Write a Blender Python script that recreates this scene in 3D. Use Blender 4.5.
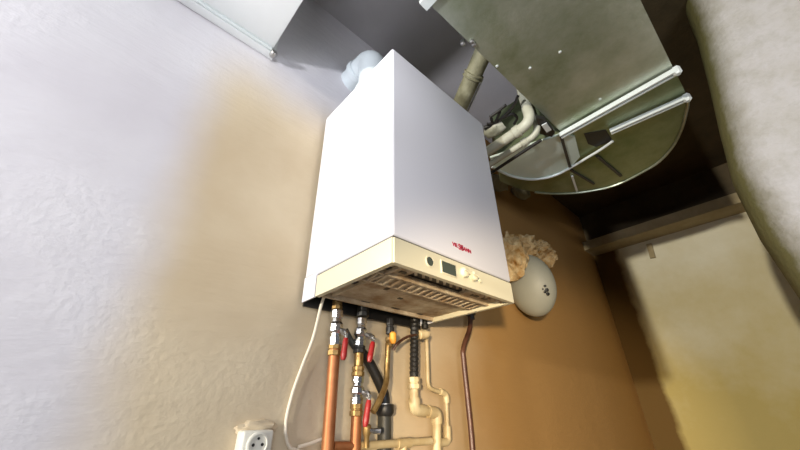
import bpy, bmesh, math, random
import numpy as np
from mathutils import Vector, Matrix, noise

random.seed(7)
for _o in list(bpy.data.objects):
    bpy.data.objects.remove(_o, do_unlink=True)
S = bpy.context.scene
COL = S.collection
PI = math.pi

# ------------------------------------------------------------------ camera
F_PX = 336.26
PITCH, YAW, ROLL = 0.50797, 0.74772, -0.013648
CAM = Vector((-0.40723, -0.46063, 1.44031))
_fw = Vector((math.sin(YAW) * math.cos(PITCH), math.cos(YAW) * math.cos(PITCH), math.sin(PITCH)))
_rt = Vector((math.cos(YAW), -math.sin(YAW), 0))
_up = _rt.cross(_fw)
RT = _rt * math.cos(ROLL) + _up * math.sin(ROLL)
UP = _up * math.cos(ROLL) - _rt * math.sin(ROLL)
cd = bpy.data.cameras.new('camera')
cd.sensor_width = 36.0
cd.lens = F_PX / 800 * 36.0
cd.clip_start = 0.02
cam = bpy.data.objects.new('camera', cd)
COL.objects.link(cam)
m = Matrix((RT, UP, -_fw)).transposed().to_4x4()
m.translation = CAM
cam.matrix_world = m
S.camera = cam

# ------------------------------------------------------------------ world, lights, exposure
w = bpy.data.worlds.new('world')
S.world = w
w.use_nodes = True
w.node_tree.nodes['Background'].inputs[0].default_value = (0.80, 0.86, 1.0, 1)
w.node_tree.nodes['Background'].inputs[1].default_value = 0.05

def light(name, kind, loc, energy, color, size=0.1, look=None, size_y=None):
    l = bpy.data.lights.new(name, kind)
    l.energy = energy
    l.color = color
    if kind == 'AREA':
        l.shape = 'RECTANGLE'
        l.size = size
        l.size_y = size_y or size
    else:
        l.shadow_soft_size = size
    o = bpy.data.objects.new(name, l)
    COL.objects.link(o)
    o.location = loc
    if look:
        o.rotation_euler = (Vector(look) - Vector(loc)).to_track_quat('-Z', 'Y').to_euler()
    return o

light('bulb_light', 'POINT', (-1.50, -0.13, 1.765), 37, (0.96, 0.96, 1.0), 0.06)
light('cool_fill', 'AREA', (-1.3, -2.4, 1.5), 30, (0.90, 0.93, 1.0), 1.0, (0.2, 0.3, 1.7), 1.0)  # added cool fill from behind the camera, for the boiler front
_sp = light('warm_fill_spot', 'SPOT', (-1.4, -1.2, 1.45), 330, (1.0, 0.80, 0.52), 0.06, (1.30, 0.385, 1.35))  # added warm spot for the wall right of the boiler
_sp.data.spot_size = math.radians(34)
_sp.data.spot_blend = 0.7
_sp = light('far_fill_spot', 'SPOT', (-6.0, -0.42, 1.92), 1500, (1.0, 0.93, 0.78), 0.10, (2.69, -0.45, 1.80))  # added distant spot that brightens the right wall
_sp.data.spot_size = math.radians(26)
_sp.data.spot_blend = 0.6
_sp = light('ceiling_fill_spot', 'SPOT', (-1.50, -0.13, 1.765), 125, (0.95, 0.96, 1.0), 0.06, (0.75, 0.10, 3.03))  # extra spot added at the bulb's place to lift the ceiling patch
_sp.data.spot_size = math.radians(38)
_sp.data.spot_blend = 0.8

vs = S.view_settings
vs.view_transform = 'Standard'
vs.look = 'None'
vs.exposure = 0.0
vs.gamma = 1.0
vs.use_curve_mapping = False

# ------------------------------------------------------------------ helpers
def at(px, py, ax, v):
    """the point of the plane (axis ax = v, metres) seen in the photograph's direction px, py"""
    d = _fw + RT * ((px - 400) / F_PX) + UP * ((225 - py) / F_PX)
    return CAM + d * ((v - CAM[ax]) / d[ax])

def link(name, data, parent=None):
    o = bpy.data.objects.new(name, data)
    COL.objects.link(o)
    if parent is not None:
        o.parent = parent
        o.location = -world_loc(parent)
    return o

def world_loc(o):
    v = Vector(o.location)
    while o.parent is not None:
        o = o.parent
        v += Vector(o.location)
    return v

def obj(name, bm, mat, parent=None, smooth=True, angle=35):
    me = bpy.data.meshes.new(name)
    bmesh.ops.recalc_face_normals(bm, faces=bm.faces)
    bm.to_mesh(me)
    bm.free()
    for mm in (mat if isinstance(mat, (list, tuple)) else [mat]):
        me.materials.append(mm)
    if smooth:
        me.polygons.foreach_set('use_smooth', [True] * len(me.polygons))
        me.set_sharp_from_angle(angle=math.radians(angle))
    return link(name, me, parent)

def tag(o, label, cat, group=None):
    o['label'] = label
    o['category'] = cat
    if group:
        o['group'] = group
    return o

def thing(name, label, cat, loc, group=None):
    o = bpy.data.objects.new(name, None)
    COL.objects.link(o)
    o.empty_display_size = 0.05
    o.location = loc
    return tag(o, label, cat, group)

def struct(name, bm, mat, smooth=False):
    o = obj(name, bm, mat, None, smooth)
    o['kind'] = 'structure'
    return o

def B():
    return bmesh.new()

def box(bm, lo, hi, bev=0.0, seg=2):
    lo, hi = Vector(lo), Vector(hi)
    c = (lo + hi) / 2
    s = hi - lo
    r = bmesh.ops.create_cube(bm, size=1.0, matrix=Matrix.Translation(c) @ Matrix.Diagonal((s.x, s.y, s.z, 1)))
    if bev > 0:
        es = {e for v in r['verts'] for e in v.link_edges}
        bmesh.ops.bevel(bm, geom=list(es), offset=bev, segments=seg, profile=0.5, affect='EDGES')
    return bm

def frame_from(d):
    d = Vector(d).normalized()
    a = Vector((0, 0, 1)) if abs(d.z) < 0.9 else Vector((1, 0, 0))
    u = d.cross(a).normalized()
    return d, u, d.cross(u)

def fillet(pts, rad, n=6):
    pts = [Vector(p) for p in pts]
    out = [pts[0]]
    for i in range(1, len(pts) - 1):
        a, b, c = pts[i - 1], pts[i], pts[i + 1]
        d1, d2 = (a - b), (c - b)
        r = min(rad, d1.length * 0.48, d2.length * 0.48)
        p1, p2 = b + d1.normalized() * r, b + d2.normalized() * r
        for k in range(n + 1):
            t = k / n
            out.append(p1 * (1 - t) ** 2 + b * 2 * t * (1 - t) + p2 * t * t)
    out.append(pts[-1])
    return out

def spline(pts, n=8):
    pts = [Vector(p) for p in pts]
    q = [pts[0]] + pts + [pts[-1]]
    out = []
    for i in range(1, len(q) - 2):
        p0, p1, p2, p3 = q[i - 1:i + 3]
        for k in range(n):
            t = k / n
            out.append(0.5 * ((2 * p1) + (-p0 + p2) * t + (2 * p0 - 5 * p1 + 4 * p2 - p3) * t * t + (-p0 + 3 * p1 - 3 * p2 + p3) * t ** 3))
    out.append(pts[-1])
    return out

def tube(bm, pts, r, seg=16, cap=True):
    """sweep a circle; r is a number or one radius per point"""
    pts = [Vector(p) for p in pts]
    rs = r if isinstance(r, (list, tuple)) else [r] * len(pts)
    tang = []
    for i in range(len(pts)):
        a = pts[max(i - 1, 0)]
        b = pts[min(i + 1, len(pts) - 1)]
        tang.append((b - a).normalized())
    _, u, _v = frame_from(tang[0])
    rings = []
    for i, p in enumerate(pts):
        t = tang[i]
        u = (u - t * u.dot(t)).normalized()
        v = t.cross(u)
        rings.append([bm.verts.new(p + (u * math.cos(2 * PI * k / seg) + v * math.sin(2 * PI * k / seg)) * rs[i]) for k in range(seg)])
    for a, b in zip(rings[:-1], rings[1:]):
        for k in range(seg):
            bm.faces.new((a[k], a[(k + 1) % seg], b[(k + 1) % seg], b[k]))
    if cap:
        bm.faces.new(rings[0][::-1])
        bm.faces.new(rings[-1])
    return bm

def lathe(bm, p, d, prof, seg=20):
    """prof: (distance along d, radius) from the start to the end"""
    p = Vector(p)
    d, u, v = frame_from(d)
    rings = [[bm.verts.new(p + d * h + (u * math.cos(2 * PI * k / seg) + v * math.sin(2 * PI * k / seg)) * max(r, 1e-5)) for k in range(seg)] for h, r in prof]
    for a, b in zip(rings[:-1], rings[1:]):
        for k in range(seg):
            bm.faces.new((a[k], a[(k + 1) % seg], b[(k + 1) % seg], b[k]))
    bm.faces.new(rings[0][::-1])
    bm.faces.new(rings[-1])
    return bm

def prism(bm, pts, axis, a, b):
    """extrude an outline of 2-D points along an axis, from a to b"""
    def mk(p, h):
        c = list(p)
        c.insert(axis, h)
        return bm.verts.new(c)
    A = [mk(p, a) for p in pts]
    Bv = [mk(p, b) for p in pts]
    n = len(pts)
    bm.faces.new(A[::-1])
    bm.faces.new(Bv)
    for i in range(n):
        bm.faces.new((A[i], A[(i + 1) % n], Bv[(i + 1) % n], Bv[i]))
    return bm

def bar(bm, p, q, w_, h_):
    """a flat bar of section w_ x h_ from p to q"""
    p, q = Vector(p), Vector(q)
    d, u, v = frame_from(q - p)
    L = (q - p).length
    mt = Matrix((d, u, v)).transposed().to_4x4()
    mt.translation = (p + q) / 2
    bmesh.ops.create_cube(bm, size=1.0, matrix=mt @ Matrix.Diagonal((L, w_, h_, 1)))
    return bm

# ------------------------------------------------------------------ materials
def mat(name, col, rough=0.5, metal=0.0, var=None, scale=8.0, amount=0.5, bump=0.0, bscale=40.0, spec=0.5):
    """plain surface, or one mottled between two colours by noise, with optional bump"""
    mm = bpy.data.materials.new(name)
    mm.use_nodes = True
    nt = mm.node_tree
    b = nt.nodes['Principled BSDF']
    b.inputs['Base Color'].default_value = (*col, 1)
    b.inputs['Roughness'].default_value = rough
    b.inputs['Metallic'].default_value = metal
    b.inputs['Specular IOR Level'].default_value = spec
    tc = nt.nodes.new('ShaderNodeTexCoord')
    if var:
        n = nt.nodes.new('ShaderNodeTexNoise')
        n.inputs['Scale'].default_value = scale
        n.inputs['Detail'].default_value = 6
        n.inputs['Roughness'].default_value = 0.65
        nt.links.new(tc.outputs['Object'], n.inputs['Vector'])
        r = nt.nodes.new('ShaderNodeValToRGB')
        r.color_ramp.elements[0].position = 0.5 - amount / 2
        r.color_ramp.elements[1].position = 0.5 + amount / 2
        r.color_ramp.elements[0].color = (*col, 1)
        r.color_ramp.elements[1].color = (*var, 1)
        nt.links.new(n.outputs['Fac'], r.inputs['Fac'])
        nt.links.new(r.outputs['Color'], b.inputs['Base Color'])
    if bump:
        n2 = nt.nodes.new('ShaderNodeTexNoise')
        n2.inputs['Scale'].default_value = bscale
        n2.inputs['Detail'].default_value = 5
        nt.links.new(tc.outputs['Object'], n2.inputs['Vector'])
        bp = nt.nodes.new('ShaderNodeBump')
        bp.inputs['Strength'].default_value = bump
        bp.inputs['Distance'].default_value = 0.01
        nt.links.new(n2.outputs['Fac'], bp.inputs['Height'])
        nt.links.new(bp.outputs['Normal'], b.inputs['Normal'])
    return mm

def plaster_right():
    """cream distemper with ochre damp stains, a dark brown strip beside the back corner"""
    mm = bpy.data.materials.new('stained_plaster')
    mm.use_nodes = True
    nt = mm.node_tree
    N, L = nt.nodes, nt.links
    b = N['Principled BSDF']
    b.inputs['Roughness'].default_value = 0.85
    b.inputs['Specular IOR Level'].default_value = 0.2
    tc = N.new('ShaderNodeTexCoord')
    sp = N.new('ShaderNodeSeparateXYZ')
    L.new(tc.outputs['Object'], sp.inputs[0])
    n = N.new('ShaderNodeTexNoise')
    n.inputs['Scale'].default_value = 2.0
    n.inputs['Detail'].default_value = 8
    n.inputs['Roughness'].default_value = 0.6
    L.new(tc.outputs['Object'], n.inputs['Vector'])
    a = N.new('ShaderNodeMath'); a.operation = 'MULTIPLY_ADD'     # stain rises from low on the wall
    L.new(sp.outputs['Z'], a.inputs[0]); a.inputs[1].default_value = 0.35
    L.new(n.outputs['Fac'], a.inputs[2])
    mr = N.new('ShaderNodeMapRange')
    mr.inputs['From Min'].default_value = 0.95
    mr.inputs['From Max'].default_value = 1.60
    L.new(a.outputs[0], mr.inputs['Value'])
    mx = N.new('ShaderNodeMix'); mx.data_type = 'RGBA'
    L.new(mr.outputs[0], mx.inputs['Factor'])
    mx.inputs[6].default_value = (0.46, 0.37, 0.14, 1)
    mx.inputs[7].default_value = (0.68, 0.65, 0.52, 1)
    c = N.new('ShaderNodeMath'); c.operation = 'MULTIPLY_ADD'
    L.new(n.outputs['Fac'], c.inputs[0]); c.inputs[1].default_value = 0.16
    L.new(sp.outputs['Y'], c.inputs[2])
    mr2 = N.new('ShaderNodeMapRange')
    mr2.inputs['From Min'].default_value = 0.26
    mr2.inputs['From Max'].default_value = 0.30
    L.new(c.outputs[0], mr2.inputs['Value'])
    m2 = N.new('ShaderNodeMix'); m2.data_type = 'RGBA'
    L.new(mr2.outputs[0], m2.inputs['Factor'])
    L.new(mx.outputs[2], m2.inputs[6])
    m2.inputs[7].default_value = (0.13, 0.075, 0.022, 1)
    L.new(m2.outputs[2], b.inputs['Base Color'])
    n2 = N.new('ShaderNodeTexNoise')
    n2.inputs['Scale'].default_value = 30
    L.new(tc.outputs['Object'], n2.inputs['Vector'])
    bp = N.new('ShaderNodeBump')
    bp.inputs['Strength'].default_value = 0.25
    bp.inputs['Distance'].default_value = 0.01
    L.new(n2.outputs['Fac'], bp.inputs['Height'])
    L.new(bp.outputs['Normal'], b.inputs['Normal'])
    return mm

def plaster_back():
    """white distemper left of and above the boiler, bare tan plaster round it, rough trowel marks"""
    mm = bpy.data.materials.new('old_plaster')
    mm.use_nodes = True
    nt = mm.node_tree
    N, L = nt.nodes, nt.links
    b = N['Principled BSDF']
    b.inputs['Roughness'].default_value = 0.85
    b.inputs['Specular IOR Level'].default_value = 0.2
    tc = N.new('ShaderNodeTexCoord')
    sp = N.new('ShaderNodeSeparateXYZ')
    L.new(tc.outputs['Object'], sp.inputs[0])
    ns = N.new('ShaderNodeTexNoise')
    ns.inputs['Scale'].default_value = 5
    ns.inputs['Detail'].default_value = 4
    L.new(tc.outputs['Object'], ns.inputs['Vector'])
    def wob(sock, amp):
        a = N.new('ShaderNodeMath'); a.operation = 'MULTIPLY_ADD'
        L.new(ns.outputs['Fac'], a.inputs[0])
        a.inputs[1].default_value = amp
        L.new(sock, a.inputs[2])
        return a.outputs[0]
    def ramp(sock, lo, hi):
        a = N.new('ShaderNodeMapRange')
        a.interpolation_type = 'SMOOTHSTEP'
        a.inputs['From Min'].default_value = lo
        a.inputs['From Max'].default_value = hi
        L.new(sock, a.inputs['Value'])
        return a.outputs[0]
    mx = ramp(wob(sp.outputs['X'], 0.06), -0.40, -0.24)
    mz = ramp(wob(sp.outputs['Z'], 0.10), 2.60, 2.30)
    mul0 = N.new('ShaderNodeMath'); mul0.operation = 'MULTIPLY'
    L.new(mx, mul0.inputs[0]); L.new(mz, mul0.inputs[1])
    mul = N.new('ShaderNodeMath'); mul.operation = 'MAXIMUM'
    L.new(mul0.outputs[0], mul.inputs[0]); L.new(ramp(wob(sp.outputs['X'], 0.2), 0.65, 0.95), mul.inputs[1])
    # bare plaster: tan with ochre patches, browner towards the corner, shadow and warm light painted in
    n2 = N.new('ShaderNodeTexNoise')
    n2.inputs['Scale'].default_value = 3.5
    n2.inputs['Detail'].default_value = 7
    L.new(tc.outputs['Object'], n2.inputs['Vector'])
    tan = N.new('ShaderNodeValToRGB')
    tan.color_ramp.elements[0].position = 0.35
    tan.color_ramp.elements[1].position = 0.7
    tan.color_ramp.elements[0].color = TAN_A
    tan.color_ramp.elements[1].color = TAN_B
    L.new(n2.outputs['Fac'], tan.inputs['Fac'])
    br = N.new('ShaderNodeMix'); br.data_type = 'RGBA'
    L.new(ramp(wob(sp.outputs['X'], 0.3), 0.40, 1.10), br.inputs['Factor'])
    L.new(tan.outputs['Color'], br.inputs[6])
    br.inputs[7].default_value = SHADED_TAN
    wh = N.new('ShaderNodeValToRGB')
    wh.color_ramp.elements[0].position = 0.3
    wh.color_ramp.elements[1].position = 0.75
    wh.color_ramp.elements[0].color = WHITE_A
    wh.color_ramp.elements[1].color = WHITE_B
    L.new(n2.outputs['Fac'], wh.inputs['Fac'])
    mixc = N.new('ShaderNodeMix'); mixc.data_type = 'RGBA'
    L.new(mul.outputs[0], mixc.inputs['Factor'])
    L.new(wh.outputs['Color'], mixc.inputs[6])
    L.new(br.outputs[2], mixc.inputs[7])
    L.new(mixc.outputs[2], b.inputs['Base Color'])
    # trowel marks stretched along x, and patches of grit
    mp = N.new('ShaderNodeMapping')
    mp.inputs['Scale'].default_value = (5, 5, 22)
    L.new(tc.outputs['Object'], mp.inputs['Vector'])
    n3 = N.new('ShaderNodeTexNoise')
    n3.inputs['Scale'].default_value = 1.6
    n3.inputs['Detail'].default_value = 8
    n3.inputs['Roughness'].default_value = 0.6
    L.new(mp.outputs[0], n3.inputs['Vector'])
    n4 = N.new('ShaderNodeTexNoise')
    n4.inputs['Scale'].default_value = 70
    n4.inputs['Detail'].default_value = 3
    L.new(tc.outputs['Object'], n4.inputs['Vector'])
    grit = N.new('ShaderNodeMath'); grit.operation = 'MULTIPLY'
    L.new(n4.outputs['Fac'], grit.inputs[0])
    L.new(ramp(n2.outputs['Fac'], 0.48, 0.62), grit.inputs[1])
    ad = N.new('ShaderNodeMath'); ad.operation = 'MULTIPLY_ADD'
    L.new(grit.outputs[0], ad.inputs[0]); ad.inputs[1].default_value = 0.5
    L.new(n3.outputs['Fac'], ad.inputs[2])
    bp = N.new('ShaderNodeBump')
    bp.inputs['Strength'].default_value = 0.22
    bp.inputs['Distance'].default_value = 0.012
    L.new(ad.outputs[0], bp.inputs['Height'])
    L.new(bp.outputs['Normal'], b.inputs['Normal'])
    return mm

TAN_A = (0.57, 0.46, 0.31, 1)
TAN_B = (0.67, 0.57, 0.41, 1)
SHADED_TAN = (0.42, 0.24, 0.085, 1)
WHITE_A = (0.60, 0.58, 0.62, 1)
WHITE_B = (0.70, 0.69, 0.72, 1)

M = dict(
    wall=plaster_back(),
    wall_r=plaster_right(),
    render=mat('loose_plaster', (0.50, 0.41, 0.25), 0.85, 0, (0.64, 0.58, 0.44), 12, 0.4, 0.3, 40, 0.2),
    shade_sheet=mat('dark_shade_sheet', (0.045, 0.032, 0.014), 0.8, 0, (0.085, 0.06, 0.028), 7, 0.5, 0.2, 40),
    ceiling=mat('grey_ceiling_plaster', (0.42, 0.41, 0.43), 0.9, 0, (0.50, 0.49, 0.52), 3, 0.5, 0.15, 20, 0.1),
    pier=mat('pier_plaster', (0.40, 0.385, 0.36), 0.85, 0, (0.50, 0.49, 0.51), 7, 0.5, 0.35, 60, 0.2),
    floor=mat('concrete_floor', (0.30, 0.26, 0.20), 0.9, 0, (0.38, 0.34, 0.27), 4, 0.5, 0.2, 30),
    beam=mat('dusty_beam', (0.30, 0.24, 0.13), 0.85, 0, (0.40, 0.33, 0.20), 9, 0.4, 0.2, 40),
    white=mat('white_enamel', (0.68, 0.68, 0.74), 0.5),
    fascia=mat('cream_plastic', (0.66, 0.62, 0.46), 0.45),
    seam=mat('seam_grey', (0.12, 0.11, 0.09), 0.6),
    tray=mat('dusty_tray', (0.62, 0.54, 0.40), 0.8, 0, (0.28, 0.17, 0.08), 14, 0.35, 0.3, 60),
    black=mat('black_plastic', (0.015, 0.014, 0.013), 0.45),
    lcd=mat('lcd_glass', (0.05, 0.065, 0.05), 0.2),
    red=mat('logo_red', (0.40, 0.01, 0.045), 0.5),
    lever=mat('red_lever', (0.30, 0.012, 0.012), 0.4),
    chrome=mat('nickel_plate', (0.75, 0.76, 0.78), 0.22, 1.0),
    steel=mat('steel', (0.45, 0.45, 0.45), 0.35, 1.0),
    brass=mat('brass', (0.50, 0.34, 0.14), 0.42, 0.8, (0.28, 0.17, 0.06), 60, 0.4),
    copper=mat('copper', (0.50, 0.21, 0.085), 0.5, 0.6, (0.30, 0.11, 0.045), 18, 0.5),
    oldcopper=mat('brown_pipe', (0.05, 0.018, 0.010), 0.4, 0.1, (0.10, 0.04, 0.02), 25, 0.4),
    pvc=mat('cream_pipe', (0.58, 0.48, 0.29), 0.45, 0, (0.42, 0.30, 0.14), 12, 0.4),
    greypipe=mat('grey_drain', (0.045, 0.045, 0.038), 0.5),
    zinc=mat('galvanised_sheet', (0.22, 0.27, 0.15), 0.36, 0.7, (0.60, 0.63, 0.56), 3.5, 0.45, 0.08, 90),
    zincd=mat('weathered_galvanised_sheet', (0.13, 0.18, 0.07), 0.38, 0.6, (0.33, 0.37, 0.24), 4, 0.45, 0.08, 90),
    zincl=mat('bright_galvanised_sheet', (0.60, 0.74, 0.66), 0.42, 0.1, (0.74, 0.84, 0.79), 7, 0.5, 0.05, 60),
    flange=mat('flange_steel', (0.74, 0.80, 0.80), 0.35, 0.3),
    ductw=mat('pale_duct', (0.66, 0.69, 0.69), 0.55, 0.1, (0.72, 0.74, 0.75), 5, 0.5),
    flue=mat('flue_white', (0.50, 0.55, 0.58), 0.4),
    lag=mat('lagged_pipe', (0.10, 0.095, 0.05), 0.6, 0.1, (0.24, 0.23, 0.15), 22, 0.5, 0.2, 60),
    palepipe=mat('pale_pipe', (0.46, 0.46, 0.37), 0.5, 0, (0.34, 0.34, 0.26), 15, 0.4),
    vessel=mat('grey_vessel', (0.36, 0.36, 0.31), 0.5, 0, (0.30, 0.31, 0.26), 6, 0.5, 0.05, 40),
    foam=mat('expanding_foam', (0.40, 0.21, 0.05), 0.8, 0, (0.72, 0.58, 0.34), 26, 0.3, 0.5, 50),
    cable=mat('cream_cable', (0.80, 0.72, 0.58), 0.5),
    socket=mat('ivory_socket', (0.74, 0.72, 0.64), 0.4),
    rock=mat('grey_wrap', (0.22, 0.21, 0.15), 0.9, 0, (0.32, 0.31, 0.24), 20, 0.5, 0.4, 60),
    orange=mat('orange_cap', (0.85, 0.36, 0.04), 0.5),
)

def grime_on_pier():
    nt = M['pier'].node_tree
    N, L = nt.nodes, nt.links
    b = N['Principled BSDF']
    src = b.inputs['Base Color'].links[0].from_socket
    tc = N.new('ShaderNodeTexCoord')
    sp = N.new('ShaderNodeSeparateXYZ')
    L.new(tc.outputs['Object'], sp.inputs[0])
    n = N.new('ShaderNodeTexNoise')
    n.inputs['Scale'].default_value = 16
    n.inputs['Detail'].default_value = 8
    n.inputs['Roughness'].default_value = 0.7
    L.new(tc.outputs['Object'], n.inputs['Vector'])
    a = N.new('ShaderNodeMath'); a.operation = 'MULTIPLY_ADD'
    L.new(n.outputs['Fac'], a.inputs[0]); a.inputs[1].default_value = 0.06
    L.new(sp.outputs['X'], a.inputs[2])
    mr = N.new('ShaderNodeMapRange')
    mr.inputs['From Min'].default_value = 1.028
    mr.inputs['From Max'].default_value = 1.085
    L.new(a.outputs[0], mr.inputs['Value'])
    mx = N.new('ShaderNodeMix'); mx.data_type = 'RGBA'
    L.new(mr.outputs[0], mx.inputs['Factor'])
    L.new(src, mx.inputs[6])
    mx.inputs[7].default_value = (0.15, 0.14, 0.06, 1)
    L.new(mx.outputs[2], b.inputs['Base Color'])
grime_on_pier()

# ------------------------------------------------------------------ the setting
YW, XR, ZC = 0.385, 2.69, 3.03
struct('floor', box(B(), (-3.2, -3.0, -0.1), (XR + 0.2, YW + 0.2, 0)), M['floor'])
struct('ceiling', box(B(), (-3.2, -3.0, ZC), (XR + 0.2, YW + 0.2, ZC + 0.1)), M['ceiling'])
struct('wall_back', box(B(), (-3.2, YW, 0), (XR + 0.2, YW + 0.2, ZC)), M['wall'])
struct('added_unseen_wall_rear', box(B(), (1.0, -3.2, 0), (XR + 0.2, -3.0, ZC)), M['wall_r'])  # unseen wall added to keep world light out behind the pier
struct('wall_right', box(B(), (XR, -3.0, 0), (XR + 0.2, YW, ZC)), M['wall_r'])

# beam along the right wall
bm = B()
prism(bm, [(2.50, 2.615), (2.50, 2.69), (XR, 2.69), (XR, 2.615)], 1, -2.0, YW)
struct('trim_1', bm, M['beam'])
struct('shade_trim_3', prism(B(), [(0.75, -3.0), (XR, -3.0), (XR, YW), (1.40, YW), (1.40, -0.25), (0.75, -0.25)], 2, 2.985, ZC), M['shade_sheet'])  # near-black sheet added under the ceiling in place of deep shade
struct('shade_trim_2', box(B(), (2.63, -2.0, 2.69), (XR, YW, 2.985)), M['shade_sheet'])  # same dark sheet on the upper right wall, shade put into its colour

# pier of the opening at the right, its rounded edge leaning back as it rises
prof = [(735, 190), (722, 140), (713, 100), (700, 50), (680, 0)]
X1, X2 = 1.0, 1.2
low = at(800, 300, 0, X2)
edge = [(-0.560, 0.0), (-0.560, 1.0), (low.y, low.z)]
for p in [(760, 240)] + prof:
    q = at(*p, 0, X2)
    edge.append((q.y, q.z))
edge.append((edge[-1][0] - 0.03, ZC))
bm = B()
rows = []
for e, z in edge:
    row = [(X1, -3.0)]
    for k in range(9):
        a = k / 8 * PI / 2
        row.append((X2 - 0.06 - (X2 - 0.06 - X1) * math.cos(a), e - 0.11 + 0.11 * math.sin(a)))
    row += [(X2, e), (X2, -3.0)]
    rows.append([bm.verts.new((x, y, z)) for x, y in row])
n = len(rows[0])
for a, b in zip(rows[:-1], rows[1:]):
    for k in range(n):
        bm.faces.new((a[k], a[(k + 1) % n], b[(k + 1) % n], b[k]))
bm.faces.new(rows[0][::-1])
bm.faces.new(rows[-1])
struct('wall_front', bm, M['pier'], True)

# ------------------------------------------------------------------ boiler
BW, BD, BH, BZ = 0.45, 0.37, 0.684, 1.70
ZS = 1.758                      # seam between white casing and cream band
boiler = thing('wall_hung_boiler', 'white box shaped gas boiler with cream control band hung on the wall', 'boiler', (BW / 2, BD, BZ))
bm = B()
box(bm, (0, 0, ZS + 0.003), (BW, BD, BZ + BH), 0.006, 3)
obj('casing', bm, M['white'], boiler)
bm = B()
# rear side plates running down behind the cream band, and the back plate
box(bm, (0, 0.305, BZ), (0.004, BD, ZS + 0.01))
obj('side_plate', bm, M['white'], boiler)
bm = B()
box(bm, (BW - 0.004, 0.305, BZ), (BW, BD, ZS + 0.01))
obj('side_plate', bm, M['white'], boiler)
bm = B()
box(bm, (0.004, BD - 0.006, BZ - 0.01), (BW - 0.004, BD, ZS + 0.01))
obj('back_plate', bm, M['black'], boiler)
bm = B()
box(bm, (0.004, 0.004, ZS - 0.004), (BW - 0.004, BD - 0.008, ZS + 0.005))
obj('seam_gasket', bm, M['seam'], boiler)
# cream band: a U of front and two sides
bm = B()
t = 0.012
prism(bm, [(0, 0.30), (0, 0.0), (BW, 0.0), (BW, 0.30), (BW - t, 0.30), (BW - t, t), (t, t), (t, 0.30)], 2, BZ, ZS - 0.002)
bmesh.ops.bevel(bm, geom=[e for e in bm.edges if abs(e.verts[0].co.z - e.verts[1].co.z) > 0.01 and e.verts[0].co.y < 0.001], offset=0.004, segments=3, affect='EDGES')
fascia = obj('control_fascia', bm, M['fascia'], boiler)
def gx(px, py):
    p = at(px, py, 1, 0.0)
    return p.x, p.z
# gauge
x, z = 0.108, 1.730
bm = B(); lathe(bm, (x, 0.001, z), (0, -1, 0), [(0, .0135), (.003, .0135), (.003, .011), (.0015, .0105)], 28)
g = obj('pressure_gauge', bm, M['fascia'], fascia)
bm = B(); lathe(bm, (x, -0.0005, z), (0, -1, 0), [(0, .0105), (.0007, .0105)], 28)
bar(bm, (x - .006, -0.002, z - .003), (x + .004, -0.002, z + .004), .002, .001)
obj('gauge_face', B_ := bm, M['lcd'], fascia)
# display
bm = B(); box(bm, (0.143, -0.0025, 1.7125), (0.199, 0.002, 1.7445), 0.001)
obj('display_bezel', bm, M['fascia'], fascia)
bm = B(); box(bm, (0.146, -0.0035, 1.715), (0.194, 0, 1.742))
obj('display', bm, M['lcd'], fascia)
for x, z, r in ((0.226, 1.733, .0125), (0.262, 1.732, .0125)):
    bm = B()
    lathe(bm, (x, 0.001, z), (0, -1, 0), [(0, r * 1.15), (.002, r * 1.15), (.002, r), (.011, r * .92), (.012, r * .8)], 24)
    bar(bm, (x - r * .75, -0.0125, z + .002), (x + r * .75, -0.0125, z - .002), .004, .004)
    obj('knob', bm, M['fascia'], fascia)
bm = B(); lathe(bm, (0.294, 0.001, 1.729), (0, -1, 0), [(0, .006), (.004, .006), (.005, .004)], 16)
obj('button', bm, M['fascia'], fascia)

# red lettering
def lettering(text, size, loc, parent, mname, italic=False):
    c = bpy.data.curves.new('lettering', 'FONT')
    c.body = text
    c.size = size
    c.extrude = 0.0006
    c.offset = size * 0.02
    c.align_x = 'CENTER'
    tmp = bpy.data.objects.new('lettering', c)
    COL.objects.link(tmp)
    bpy.context.view_layer.update()
    me = bpy.data.meshes.new_from_object(tmp.evaluated_get(bpy.context.evaluated_depsgraph_get()))
    bpy.data.objects.remove(tmp)
    bm = B()
    bm.from_mesh(me)
    bmesh.ops.transform(bm, matrix=Matrix.Translation(loc) @ Matrix.Rotation(PI / 2, 4, 'X'), verts=bm.verts)
    return bm
bm = lettering('VIE   MANN', 0.0145, (0.232, -0.0008, 1.7965), boiler, 'red')
b2 = lettering('SS', 0.022, (0.2275, -0.0008, 1.794), boiler, 'red')
me2 = bpy.data.meshes.new('tmp'); b2.to_mesh(me2); b2.free(); bm.from_mesh(me2); bpy.data.meshes.remove(me2)
obj('logo', bm, M['red'], boiler, smooth=False)

# underside tray with slots
bm = B()
TX0, TX1, TY0, TY1 = 0.012, BW - 0.012, 0.012, 0.302
zt = BZ + 0.014
# base sheet with a long opening: four strips round it
ox0, ox1, oy0, oy1 = 0.10, 0.30, 0.035, 0.075
box(bm, (TX0, TY0, zt), (TX1, oy0, zt + .006))
box(bm, (TX0, oy1, zt), (TX1, TY1, zt + .006))
box(bm, (TX0, oy0, zt), (ox0, oy1, zt + .006))
box(bm, (ox1, oy0, zt), (TX1, oy1, zt + .006))
tray = obj('underside_tray', bm, M['tray'], boiler)
bm = B()
for k in range(17):                 # diagonal louvre ribs along the front
    x = 0.03 + k * 0.024
    if ox0 - 0.01 < x < ox1 + 0.01 and False:
        continue
    bar(bm, (x, 0.016, zt - .004), (x + 0.022, 0.036, zt - .004), .006, .010)
    bar(bm, (x, 0.085, zt - .003), (x + 0.012, 0.135, zt - .003), .006, .008)
bar(bm, (TX0, 0.08, zt - .003), (TX1, 0.08, zt - .003), .006, .010)
bar(bm, (TX0, 0.14, zt - .003), (TX1, 0.14, zt - .003), .005, .008)
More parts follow.
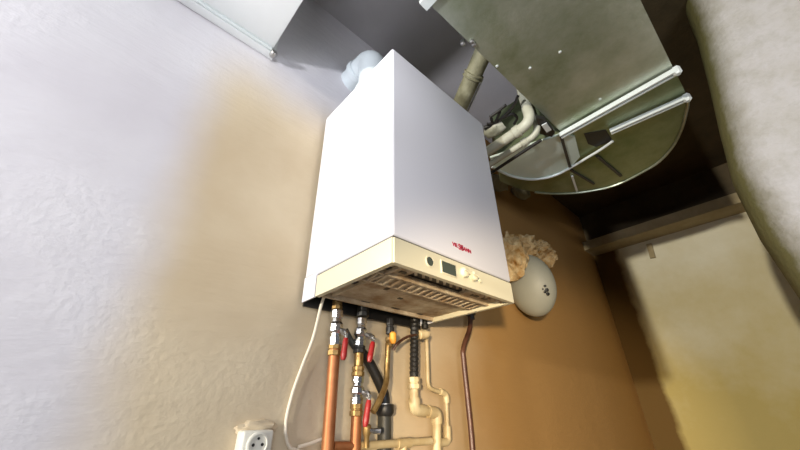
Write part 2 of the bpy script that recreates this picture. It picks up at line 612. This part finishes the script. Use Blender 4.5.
bar(bm, (0.045, 0.016, zt - .003), (0.045, 0.29, zt - .003), .006, .010)
bar(bm, (TX0, TY1 - .004, zt - .004), (TX1, TY1 - .004, zt - .004), .008, .014)
obj('louvre', bm, M['tray'], boiler)
for x, y, sx, sy in [(.06, .018, .02, .01), (.03, .10, .014, .02), (.03, .17, .012, .02), (.12, .16, .012, .014), (.20, .20, .014, .01), (.25, .285, .03, .012), (.36, .285, .02, .01),
                     (.03, .05, .016, .016), (.07, .05, .02, .012), (.33, .05, .03, .012), (.38, .05, .02, .012), (.40, .11, .012, .02), (.14, .29, .03, .008)]:
    bm = B(); box(bm, (x, y, zt - .0012), (x + sx, y + sy, zt + .0002))
    obj('slot', bm, M['black'], boiler, smooth=False)
# black inside above the slot and behind
bm = B(); box(bm, (0.013, 0.013, zt + .007), (BW - .013, 0.30, zt + .02))
obj('inner_panel', bm, M['black'], boiler)
bm = B(); box(bm, (0.005, 0.303, ZS - 0.012), (BW - .005, BD - .007, ZS - .004))
obj('connection_panel', bm, M['black'], boiler)

# ------------------------------------------------------------------ flue elbow on top of the boiler
fl = thing('flue_elbow', 'white flue elbow rising behind the boiler top and turning into the wall', 'flue', (0.11, 0.23, BZ + BH))
zf = 2.685
fx = 0.105
r = 0.054
bm = B()
tube(bm, fillet([(fx, 0.235, BZ + BH), (fx, 0.235, zf), (fx, YW, zf)], 0.075, 8), r, 24)
obj('elbow_pipe', bm, M['flue'], fl)
bm = B()
lathe(bm, (fx, 0.235, BZ + BH), (0, 0, 1), [(0, r + .012), (.10, r + .012), (.105, r + .004), (.12, r + .004)], 24)
obj('collar', bm, M['flue'], fl)
bm = B()
lathe(bm, (fx, 0.315, zf), (0, 1, 0), [(0, r + .003), (.004, r + .008), (.02, r + .008), (.024, r + .003)], 24)
obj('socket_ring', bm, M['flue'], fl)

# ------------------------------------------------------------------ ducts
ld = thing('air_duct', 'pale rectangular sheet metal duct under the ceiling with flange against the white wall', 'duct', (-0.7, 0.1, 2.53))
bm = B(); box(bm, (-2.2, -0.15, 2.53), (-0.237, YW - 0.03, 2.93), 0.004)
obj('sheet_body', bm, M['ductw'], ld)
bm = B()
box(bm, (-2.2, YW - 0.032, 2.515), (-0.225, YW - 0.004, 2.95), 0.002)
obj('flange', bm, M['ductw'], ld)
bm = B()
box(bm, (-2.2, YW - 0.042, 2.520), (-0.24, YW - 0.033, 2.532), 0.003)
obj('seam_bead', bm, M['flange'], ld)
bm = B()
lathe(bm, (-0.232, YW - 0.045, 2.512), (0, 1, 0), [(0, .008), (.006, .011), (.02, .011), (.026, .006)], 12)
obj('bolt', bm, M['steel'], ld)

Z0, ZT = 2.47, 2.80
def dz(px, py, z=Z0):
    p = at(px, py, 2, z)
    return p.x, p.y
big = thing('ventilation_duct', 'wide green grey galvanised duct with rounded elbow right above the boiler', 'duct', (0.6, -0.3, Z0))
yf0, yf1 = dz(429, 4)[1], dz(562, 133)[1]
yn0, yn1 = dz(635, 0)[1], dz(673, 67)[1]
xs = dz(429, 4)[0]
xe = dz(562, 133)[0]
bm = B()
def slab(bm, outline, z0, z1):
    return prism(bm, outline, 2, z0, z1)
yfa = yf0 - (yf1 - yf0) / (xe - xs) * 0.5
slab(bm, [(xs - .02, yf0), (xs - .02, yn0), (xe, yn1), (xe, yf1)], Z0, ZT)
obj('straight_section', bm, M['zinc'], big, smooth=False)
# elbow: flat cheeks and curved heel
arc = [(687, 97), (686, 112), (681, 130), (672, 147), (658, 162), (640, 173), (620, 183), (600, 189), (572, 193), (545, 193), (520, 189), (500, 181)]
pts = [(xe, yn1)] + [dz(*p) for p in arc]
pts = [Vector((x, y, 0)) for x, y in pts]
pts = spline(pts, 5)
heel = [(p.x, p.y) for p in pts]
throat = [(xe, yf1)]
bm = B()
slab(bm, heel + [dz(500, 166), (xe, yf1)], Z0, ZT)
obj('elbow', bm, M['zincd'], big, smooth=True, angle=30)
# heel seam: a raised rim along the curved edge
bm = B()
tube(bm, [(x, y, Z0 - .002) for x, y in heel[6:-8]], 0.006, 8)
obj('heel_seam', bm, M['zinc'], big)
# bright plate on the return leg with a rolled edge
Z1 = Z0 - 0.012
plate = [(563, 134), (597, 146), (606, 145), (588, 156), (570, 168), (556, 175), (540, 179), (524, 178), (508, 174), (494, 168), (492, 160), (520, 146), (545, 138)]
plate_out = [dz(*p, Z1) for p in [(563, 134), (575, 137), (580, 157), (570, 168), (556, 175), (540, 179), (524, 179), (508, 175), (492, 166), (490, 158)]]
bm = B(); slab(bm, plate_out, Z1, Z1 + .010)
obj('bright_plate', bm, M['zincl'], big, smooth=False)
bm = B()
rim = spline([Vector((*dz(*p, Z1 - .003), Z1 - .003)) for p in [(613, 141), (600, 150), (585, 159), (570, 168), (556, 175), (540, 179), (524, 179), (508, 175), (492, 167)]], 4)
tube(bm, rim, 0.006, 10)
obj('rolled_edge', bm, M['flange'], big)
bm = B()
a, b = dz(561, 136, Z1 - .004), dz(570, 167, Z1 - .004)
bar(bm, (*a, Z1 - .004), (*b, Z1 - .004), .012, .006)
obj('standing_seam', bm, M['greypipe'], big)
# cross flanges
def rail(p0, p1, name, wd=0.030, ends=True):
    bm = B()
    zz = Z0 - 0.012
    a, b = Vector((*dz(*p0, zz), zz)), Vector((*dz(*p1, zz), zz))
    bar(bm, a, b, wd, .010)
    d = (b - a).normalized()
    s = Vector((-d.y, d.x, 0))
    bar(bm, a + s * wd * .4 - Vector((0, 0, .008)), b + s * wd * .4 - Vector((0, 0, .008)), .006, .014)
    bar(bm, a - s * wd * .4 - Vector((0, 0, .008)), b - s * wd * .4 - Vector((0, 0, .008)), .006, .014)
    f = obj(name, bm, M['flange'], big, smooth=False)
    bm = B()
    lathe(bm, b - Vector((0, 0, .022)), (0, 0, 1), [(0, .008), (.006, .013), (.03, .013)], 6)
    obj('corner_piece', bm, M['flange'], big)
rail((560, 135), (676, 70), 'cross_flange', 0.021)
rail((610, 131), (686, 97), 'cross_flange', 0.017)
# dark opening in the cheek, cable straps over the heel
op = [dz(*p, Z0 - .003) for p in [(584, 134), (606, 130), (613, 141), (596, 147), (588, 144)]]
bm = B(); slab(bm, op, Z0 - .003, Z0 + .01)
obj('opening', bm, M['black'], big, smooth=False)
for p, q, mt, wd in (((597, 156), (621, 176), 'greypipe', .012), ((571, 170), (594, 184), 'greypipe', .010), ((572, 176), (577, 191), 'flange', .010)):
    bm = B()
    zz = Z0 - .006
    bar(bm, (*dz(*p, zz), zz), (*dz(*q, zz), zz), wd, .008)
    obj('strap', bm, M[mt], big, smooth=False)
# end flange where the duct enters the picture, and a bolt on the near-wall edge
bm = B()
a = Vector((*dz(423, 6, Z0 - .008), Z0 - .008))
bar(bm, a, a + Vector((0.0, -0.45, 0)), .03, .014)
obj('end_flange', bm, M['flange'], big, smooth=False)
bm = B()
for p in ((463, 45), (472, 43), (474, 46)):
    zz = Z0 - .01
    lathe(bm, (*dz(*p, zz), zz), (0, 0, 1), [(0, .004), (.003, .008), (.02, .008)], 10)
obj('bolt', bm, M['steel'], big)
for p in ((560, 52), (600, 99), (497, 66), (530, 68)):
    bm = B(); lathe(bm, (*dz(*p), Z0 - .003), (0, 0, 1), [(0, .002), (.001, .005), (.004, .005)], 8)
    obj('rivet', bm, M['flange'], big)

# ------------------------------------------------------------------ pipes above, right of the boiler
A_, B2 = at(456, 115, 2, 2.53), at(486, 46, 2, 2.62)
_d = (B2 - A_)
A0 = A_ - _d * ((YW - .002 - A_.y) / (A_.y - B2.y))
B3 = A_ + _d * ((A_.y - (dz(440, 15, 2.62)[1] if False else yf0 + .004)) / (A_.y - B2.y))
_d.normalize()
lp = thing('lagged_pipe', 'dark mottled round pipe with a clamp ring rising beside the duct', 'pipe', A0)
bm = B(); tube(bm, [A0, B3], 0.034, 24)
obj('pipe', bm, M['lag'], lp)
bm = B()
c = A_.lerp(B2, 0.56)
lathe(bm, c, _d, [(0, .035), (.003, .041), (.006, .041), (.008, .037), (.014, .037), (.016, .041), (.020, .041), (.023, .035)], 24)
obj('clamp_ring', bm, M['lag'], lp)
bm = B(); tube(bm, [A0 + RT * .043, c + RT * .043], .004, 8)
obj('threaded_rod', bm, M['steel'], lp)

ZP = 2.42
def pz(px, py, z=ZP):
    return Vector(at(px, py, 2, z))
specs = [((487, 152), (531, 122), .55, .021, 'pale thick pipe with an elbow beside the galvanised duct, uppermost of the pair'),
         ((492, 163), (539, 133), .55, .013, 'thinner pale pipe running close under the thick elbowed pipe')]
for a, b, up, rad, lab in specs:
    zz = ZP if rad > .02 else ZP - .02
    pa, pb = pz(*a, zz), pz(*b, zz)
    d = (pa - pb).normalized()
    ln = [pb + d * ((YW - .002 - pb.y) / d.y), pb, pb + Vector((0, 0, up))]
    t_ = thing('pale_pipe', lab, 'pipe', ln[0])
    bm = B(); tube(bm, fillet(ln, .045, 8), rad, 20)
    obj('pipe', bm, M['palepipe'], t_)
    bm = B(); lathe(bm, pb + d * .05, d, [(0, rad + .001), (.003, rad + .004), (.024, rad + .004), (.027, rad + .001)], 20)
    obj('coupling', bm, M['palepipe'], t_)
pa, pb = pz(494, 171, 2.385), pz(541, 140, 2.385)
bm = B(); tube(bm, [pa + (pa - pb).normalized() * .2, pb], .007, 12)
tag(obj('black_conduit', bm, M['black']), 'thin black conduit along the lower side of the pale pipes', 'conduit')
# dark hanger and small clutter
hg = thing('duct_hanger', 'black open duct hanger beside the end of the pale pipes', 'hanger', pz(548, 126, 2.43))
bm = B()
prism(bm, [tuple(pz(*p, 2.43).xy) for p in [(536, 118), (545, 120), (555, 132), (552, 137), (540, 134)]], 2, 2.43, 2.45)
obj('bracket', bm, M['black'], hg, smooth=False)
bm = B(); bar(bm, pz(544, 124, 2.425), pz(549, 131, 2.425), .02, .004)
obj('plate', bm, M['flange'], hg, smooth=False)
wires = [[(490, 117), (500, 110), (506, 105)], [(491, 118), (494, 124), (500, 112)], [(487, 124), (497, 122), (512, 108), (518, 96)], [(503, 118), (512, 114), (517, 118), (514, 124)], [(484, 128), (494, 126), (503, 130)]]
for i, wpt in enumerate(wires):
    bm = B()
    tube(bm, spline([pz(*p, 2.50) for p in wpt], 6), .006 if i < 4 else .009, 8)
    tag(obj('black_wire', bm, M['black']), ['short black wire sticking up from the clutter beside the boiler', 'bent black wire below the sticking up one', 'long black wire reaching up to the duct edge', 'curled black wire end above the pale pipe', 'thick black wire lying lowest beside the boiler edge'][i], 'wire', 'wires beside the duct')
def lump(c, rx, ry, rz, seed, amp=.25, sub=3, freq=3.0):
    bm = B()
    bmesh.ops.create_icosphere(bm, subdivisions=sub, radius=1.0)
    for v in bm.verts:
        k = 1 + amp * noise.noise(v.co * freq * .6 + Vector((seed * 3.1, seed, 0))) + amp * .5 * noise.noise(v.co * freq * 1.7 + Vector((0, seed * 2.3, 0)))
        v.co = Vector((v.co.x * rx, v.co.y * ry, v.co.z * rz)) * k + Vector(c)
    return bm
tag(obj('rag', lump(pz(494, 130, 2.50), .035, .045, .025, 2), M['palepipe']), 'crumpled pale rag beside the upper right edge of the boiler', 'rag')
for i, (p, lab) in enumerate((((497, 183), 'grey lump of mortar under the duct nearest the boiler'), ((521, 192), 'grey lump of mortar under the duct farther from the boiler'))):
    tag(obj('mortar_lump', lump(Vector(at(*p, 1, .345)), .09, .05, .035, i + 5), M['rock']), lab, 'rubble', 'mortar lumps under the duct')

# hook on the right wall under the beam
bm = B(); h0 = at(649, 244, 0, XR - .012); h1 = at(653, 258, 0, XR - .012)
bar(bm, h0, h1, .035, .018)
tag(obj('wall_peg', bm, M['beam'], smooth=False), 'small dark peg on the right wall just under the beam', 'peg')

# ------------------------------------------------------------------ vessel with foam
vc = Vector(at(531, 285, 1, .27))
vs_ = thing('capped_outlet', 'grey dome shaped capped outlet on the brown wall right of the boiler', 'outlet', (vc.x, YW, vc.z))
bm = B()
bmesh.ops.create_uvsphere(bm, u_segments=36, v_segments=24, radius=1.0)
for v in bm.verts:
    x, y, z = v.co
    k = 1.0
    v.co = Vector((x * .085, y * .115, z * .150)) + vc + Vector((-.02 * z, 0, 0))
obj('dome', bm, M['vessel'], vs_)
bm = B()
def on_dome(px, py):
    d = (at(px, py, 1, .27) - CAM).normalized()
    for k in range(4000):
        q = CAM + d * (1.0 + k * .0005)
        e = q - vc
        if (e.x / .085) ** 2 + (e.y / .115) ** 2 + (e.z / .15) ** 2 < 1:
            return q, Vector((e.x / .085 ** 2, e.y / .115 ** 2, e.z / .15 ** 2)).normalized()
    return None
for p, rr in (((545, 286), .006), ((547, 290), .009), ((548, 294), .008), ((543, 289), .004), ((545, 292), .006)):
    h_ = on_dome(*p)
    if h_:
        lathe(bm, h_[0] - h_[1] * .004, h_[1], [(0, rr), (.006, rr), (.007, rr * .7)], 7)
obj('emblem', bm, M['black'], vs_)
fo = thing('foam_blob', 'lumpy orange expanding foam around the top of the grey dome', 'foam', Vector(at(520, 250, 1, .33)))
bm = B()
def addlump(bm, c, rx, ry, rz, seed):
    b = lump(c, rx, ry, rz, seed, .35, 4, 4.0)
    me = bpy.data.meshes.new('t'); b.to_mesh(me); b.free(); bm.from_mesh(me); bpy.data.meshes.remove(me)
addlump(bm, at(511, 258, 1, .30), .075, .08, .115, 1)
addlump(bm, at(520, 249, 1, .29), .085, .09, .065, 2)
addlump(bm, at(534, 251, 1, .28), .07, .085, .048, 3)
addlump(bm, at(542, 259, 1, .28), .042, .08, .06, 4)
obj('foam', bm, M['foam'], fo)

# ------------------------------------------------------------------ pipework under the boiler
YP = 0.335
def p3(px, py, y=YP):
    return Vector(at(px, py, 1, y))

def union(parent, c, d, r, name='union_nut', mname='brass', L=.03):
    bm = B()
    lathe(bm, c, d, [(0, r * .85), (.002, r), (L * .42, r), (L * .46, r * .86), (L * .54, r * .86), (L * .58, r * 1.05), (L - .002, r * 1.05), (L, r * .9)], 8)
    return obj(name, bm, M[mname], parent, smooth=False)

def ball_valve(parent, top, bot, r, lever_top, lever_bot):
    top, bot = Vector(top), Vector(bot)
    L = (bot - top).length
    bm = B()
    lathe(bm, top, bot - top, [(0, r * .95), (L * .22, r * .95), (L * .24, r * .75), (L * .34, r * .8), (L * .42, r * 1.08), (L * .60, r * 1.08), (L * .68, r * .8), (L * .76, r * .75), (L * .78, r * .98), (L, r * .98)], 10)
    body = obj('ball_valve', bm, M['chrome'], parent, angle=25)
    lt, lb = Vector(lever_top), Vector(lever_bot)
    mid = top.lerp(bot, .5)
    bm = B()
    st = lt + (lt - lb).normalized() * .012
    tube(bm, [mid, mid.lerp(st, .6), st], .006, 10)
    lathe(bm, mid.lerp(st, .7), st - mid, [(0, .009), (.008, .009)], 6)
    bar(bm, st, lt, .010, .003)
    obj('valve_stem', bm, M['steel'], body)
    bm = B()
    pts = [lt.lerp(lb, k / 6) for k in range(7)]
    tube(bm, pts, [.0055, .0075, .0075, .0075, .008, .008, .005], 12)
    obj('lever', bm, M['lever'], body)
    return body

# A: left copper pipe
a = thing('copper_pipe', 'copper pipe with one red lever valve, first under the boiler beside the white cable', 'pipe', p3(328, 480))
bm = B(); tube(bm, [p3(335, 345), p3(331, 400), p3(326, 470), p3(318, 620)], .0145, 20)
obj('pipe', bm, M['copper'], a)
union(a, p3(337.5, 300), (0, 0, -1), .014, mname='brass', L=.028)
ball_valve(a, p3(337, 311), p3(335, 345), .0185, p3(346, 338, .30), p3(343, 360, .30))
union(a, p3(335, 344), p3(334, 355) - p3(335, 344), .017, mname='brass', L=.03)

# B: second copper pipe, two valves in line
a = thing('copper_pipe', 'copper pipe with two red lever valves one above the other', 'pipe', p3(355, 480))
bm = B(); tube(bm, [p3(357, 408), p3(354, 470), p3(350, 620)], .0135, 20)
obj('pipe', bm, M['copper'], a)
bm = B(); tube(bm, [p3(333, 446), p3(352, 446)], .0095, 16)
obj('side_branch', bm, M['copper'], a)
union(a, p3(363, 307), (0, 0, -1), .018, 'top_union', 'black', .03)
ball_valve(a, p3(361.5, 319), p3(359.5, 346), .0175, p3(373, 342, .30), p3(369, 362, .30))
union(a, p3(359.5, 345), p3(359, 356) - p3(359.5, 345), .0165, mname='black', L=.022)
bm = B(); tube(bm, [p3(359, 350), p3(358, 382)], .0125, 16)
obj('nipple', bm, M['brass'], a)
union(a, p3(358.3, 366), (0, 0, -1), .0165, mname='brass', L=.026)
ball_valve(a, p3(358, 377), p3(356.5, 404), .0175, p3(369, 400, .30), p3(365, 427, .30))
union(a, p3(356.5, 403), (0, 0, -1), .016, mname='brass', L=.03)

# D: gas pipe with an orange cap
a = thing('gas_pipe', 'thin brass pipe with an orange cap and black top fitting under the boiler', 'pipe', p3(388, 400))
bm = B(); tube(bm, spline([p3(388, 345), p3(387, 368), p3(386, 383, .325), p3(381, 397, .30), p3(373, 412, .295)], 6), .008, 14)
obj('pipe', bm, M['brass'], a)
union(a, p3(390, 318), (0, 0, -1), .012, 'top_fitting', 'black', .05)
union(a, p3(389, 337), (0, 0, -1), .0105, 'union_nut', 'brass', .03)
bm = B(); lathe(bm, p3(393, 332, .32), (0, 0, -1), [(0, .006), (.004, .010), (.026, .010), (.034, .006)], 14)
obj('orange_cap', bm, M['orange'], a)

# black hoses
bm = B(); tube(bm, spline([p3(361, 352, .363), p3(369, 362, .363), p3(378, 380, .36), p3(384, 394, .36), p3(385, 406, .358)], 6), .0145, 16)
tag(obj('drain_hose', bm, M['black']), 'thick black hose slanting down to the grey drain funnel', 'hose')
bm = B(); tube(bm, spline([p3(345, 330, .35), p3(352, 343, .35), p3(360, 354, .35)], 6), .009, 12)
tag(obj('overflow_hose', bm, M['greypipe']), 'short grey hose slanting between the two copper pipes', 'hose')
bm = B(); tube(bm, spline([p3(393, 350, .33), p3(398, 343, .32), p3(407, 337, .32), p3(416, 335, .325)], 6), .0042, 10)
tag(obj('copper_capillary', bm, M['oldcopper']), 'thin dark capillary tube arching from the orange cap to the braided hose', 'tube')

# E: drain funnel and grey pipe
a = thing('drain_pipe', 'dark grey drain pipe with a light rimmed funnel below the boiler', 'pipe', p3(385, 460, .34))
bm = B(); tube(bm, [p3(384.5, 412, .364), p3(384, 460, .364), p3(383, 620, .364)], .019, 20)
obj('pipe', bm, M['greypipe'], a)
bm = B(); lathe(bm, p3(385, 404, .358), (0, 0, -1), [(0, .023), (.003, .025), (.022, .025), (.03, .020)], 24)
obj('funnel', bm, M['black'], a)
bm = B(); lathe(bm, p3(385, 405, .358), (0, 0, 1), [(0, .0235), (.003, .0235), (.003, .014), (.001, .013)], 24)
obj('rim', bm, M['steel'], a)

# small tap
a = thing('drain_tap', 'tiny nickel tap between the copper pipe and the grey drain', 'tap', p3(367, 432, .32))
bm = B(); lathe(bm, p3(367, 424, .32), (0, 0, -1), [(0, .006), (.003, .011), (.02, .011), (.026, .007), (.05, .006)], 12)
obj('body', bm, M['brass'], a)
bm = B(); tube(bm, [p3(368, 430, .315), p3(374, 431, .31), p3(379, 431, .31)], [.005, .006, .008], 10)
obj('tap_handle', bm, M['chrome'], a)

# F: braided hose to cream pipe
a = thing('cream_pipe', 'thick cream pipe with two elbows hanging from a black braided hose', 'pipe', p3(437, 460))
bm = B()
hp = [p3(414.5, 318).lerp(p3(414, 380), k / 28) for k in range(29)]
tube(bm, hp, [.0125 + (.0022 if k % 2 else 0) for k in range(29)], 14)
obj('braided_hose', bm, M['black'], a)
bm = B()
for k in range(7):
    q = p3(414.5, 345 + k * 5, .321)
    lathe(bm, q, (0, -1, 0), [(0, .004), (.003, .003)], 8)
obj('ferrule', bm, M['steel'], a)
union(a, p3(414, 377), (0, 0, -1), .0185, 'collar', 'pvc', .034)
bm = B(); tube(bm, fillet([p3(414, 385), p3(414.5, 409), p3(437, 413), p3(437, 460), p3(436, 620)], .022, 8), .0135, 20)
obj('pipe', bm, M['pvc'], a)
bm = B(); tube(bm, fillet([p3(414.5, 398), p3(414.5, 409), p3(424, 411)], .02, 8), .0172, 20)
obj('elbow', bm, M['pvc'], a)
bm = B(); tube(bm, fillet([p3(428, 411.5), p3(437, 413), p3(437, 424)], .02, 8), .0172, 20)
obj('elbow', bm, M['pvc'], a)

# G: thinner cream pipe
a = thing('cream_pipe', 'thin cream pipe stepping to the right beside the thick cream pipe', 'pipe', p3(447, 440))
bm = B(); tube(bm, fillet([p3(426.5, 338), p3(428, 388), p3(446, 394), p3(448, 440)], .02, 8), .0068, 16)
obj('pipe', bm, M['pvc'], a)
bm = B(); tube(bm, fillet([p3(440, 391.5), p3(446, 394), p3(446.6, 403)], .014, 8), .0105, 16)
obj('elbow', bm, M['pvc'], a)
bm = B(); tube(bm, fillet([p3(447.3, 424), p3(448, 442), p3(437, 443)], .012, 8), [.0075] + [.0115] * 10, 16) if False else tube(bm, fillet([p3(447.3, 426), p3(448, 442), p3(438, 443)], .014, 8), .0115, 16)
obj('elbow', bm, M['pvc'], a)
bm = B(); lathe(bm, p3(419, 335, .325), p3(431, 334, .315) - p3(419, 335, .325), [(0, .012), (.002, .0145), (.026, .0145), (.028, .012), (.034, .012)], 16)
obj('fitting', bm, M['pvc'], a)
bm = B(); lathe(bm, p3(424.5, 318), (0, 0, -1), [(0, .009), (.02, .009), (.022, .012), (.035, .012)], 12)
obj('top_fitting', bm, M['black'], a)

# H: horizontal cream pipe with tee
a = thing('cream_pipe', 'level cream pipe low on the wall running right from the second copper pipe', 'pipe', p3(380, 446))
y_ = .335
bm = B(); tube(bm, [p3(360, 446, y_), p3(431, 441, y_)], .0095, 16)
obj('pipe', bm, M['pvc'], a)
bm = B(); tube(bm, [p3(397, 444, y_), p3(410, 443, y_)], .0125, 16); tube(bm, [p3(403.5, 443, y_), p3(403.5, 456, y_)], .011, 16)
obj('tee', bm, M['pvc'], a)
bm = B(); tube(bm, [p3(403.5, 450, y_), p3(403, 620, y_)], .0085, 16)
obj('branch_pipe', bm, M['pvc'], a)

# I: dark brown pipe on the right
a = thing('brown_pipe', 'dark brown pipe alone, bent below the right end of the boiler', 'pipe', p3(470, 470))
bm = B(); tube(bm, spline([p3(470, 310), p3(470, 327), p3(463.5, 348), p3(464, 362), p3(469, 410), p3(473, 455), p3(484, 620)], 8), .0095, 14)
obj('pipe', bm, M['oldcopper'], a)
bm = B(); lathe(bm, p3(470.5, 312), (0, 0, -1), [(0, .02), (.012, .02), (.015, .014), (.03, .014)], 16)
obj('fitting', bm, M['black'], a)

# ------------------------------------------------------------------ cable and socket
cp = [p3(324, 297, .33), p3(321, 306, .345), p3(313, 338, .37), p3(303, 364, .376), p3(293, 392, .378), p3(286.5, 418, .378), p3(286, 436, .378), p3(291, 448, .378), p3(305, 452, .378)]
bm = B(); tube(bm, spline(cp, 8), .0042, 10)
tag(obj('power_cable', bm, M['cable']), 'white cable hanging from the boiler in a loop down the tan wall', 'cable')
bm = B(); tube(bm, spline([p3(298, 447, .376), p3(312, 443, .374), p3(324, 439, .37), p3(332, 444, .355)], 8), .004, 10)
tag(obj('signal_cable', bm, M['cable']), 'short pale cable low on the wall left of the copper pipes', 'cable')

sc = Vector((-0.064, YW, 1.385))
a = thing('wall_socket', 'ivory surface mounted wall socket with round face low on the tan wall', 'socket', sc)
bm = B()
box(bm, (sc.x - .036, YW - .036, sc.z - .050), (sc.x + .031, YW + .0, sc.z + .026), .006, 3)
obj('housing', bm, M['socket'], a)
bm = B()
pc = Vector((sc.x - .002, YW - .036, sc.z + .000))
lathe(bm, pc + Vector((0, .003, 0)), (0, -1, 0), [(0, .0235), (.006, .0235), (.007, .022), (.007, .0185), (.001, .0175)], 32)
obj('socket_face', bm, M['socket'], a)
bm = B()
for dx, dzz, rr in ((-.0095, 0, .003), (.0095, 0, .003), (0, .011, .0026)):
    lathe(bm, pc + Vector((dx, .002, dzz)), (0, -1, 0), [(0, rr), (.0036, rr)], 12)
obj('pin_hole', bm, M['black'], a)
bm = addb = lump((sc.x + .002, YW - .004, sc.z + .030), .045, .010, .015, 9, .4)
tag(obj('plaster_patch', bm, M['wall']), 'rough plaster lump on the wall just above the ivory socket', 'plaster')
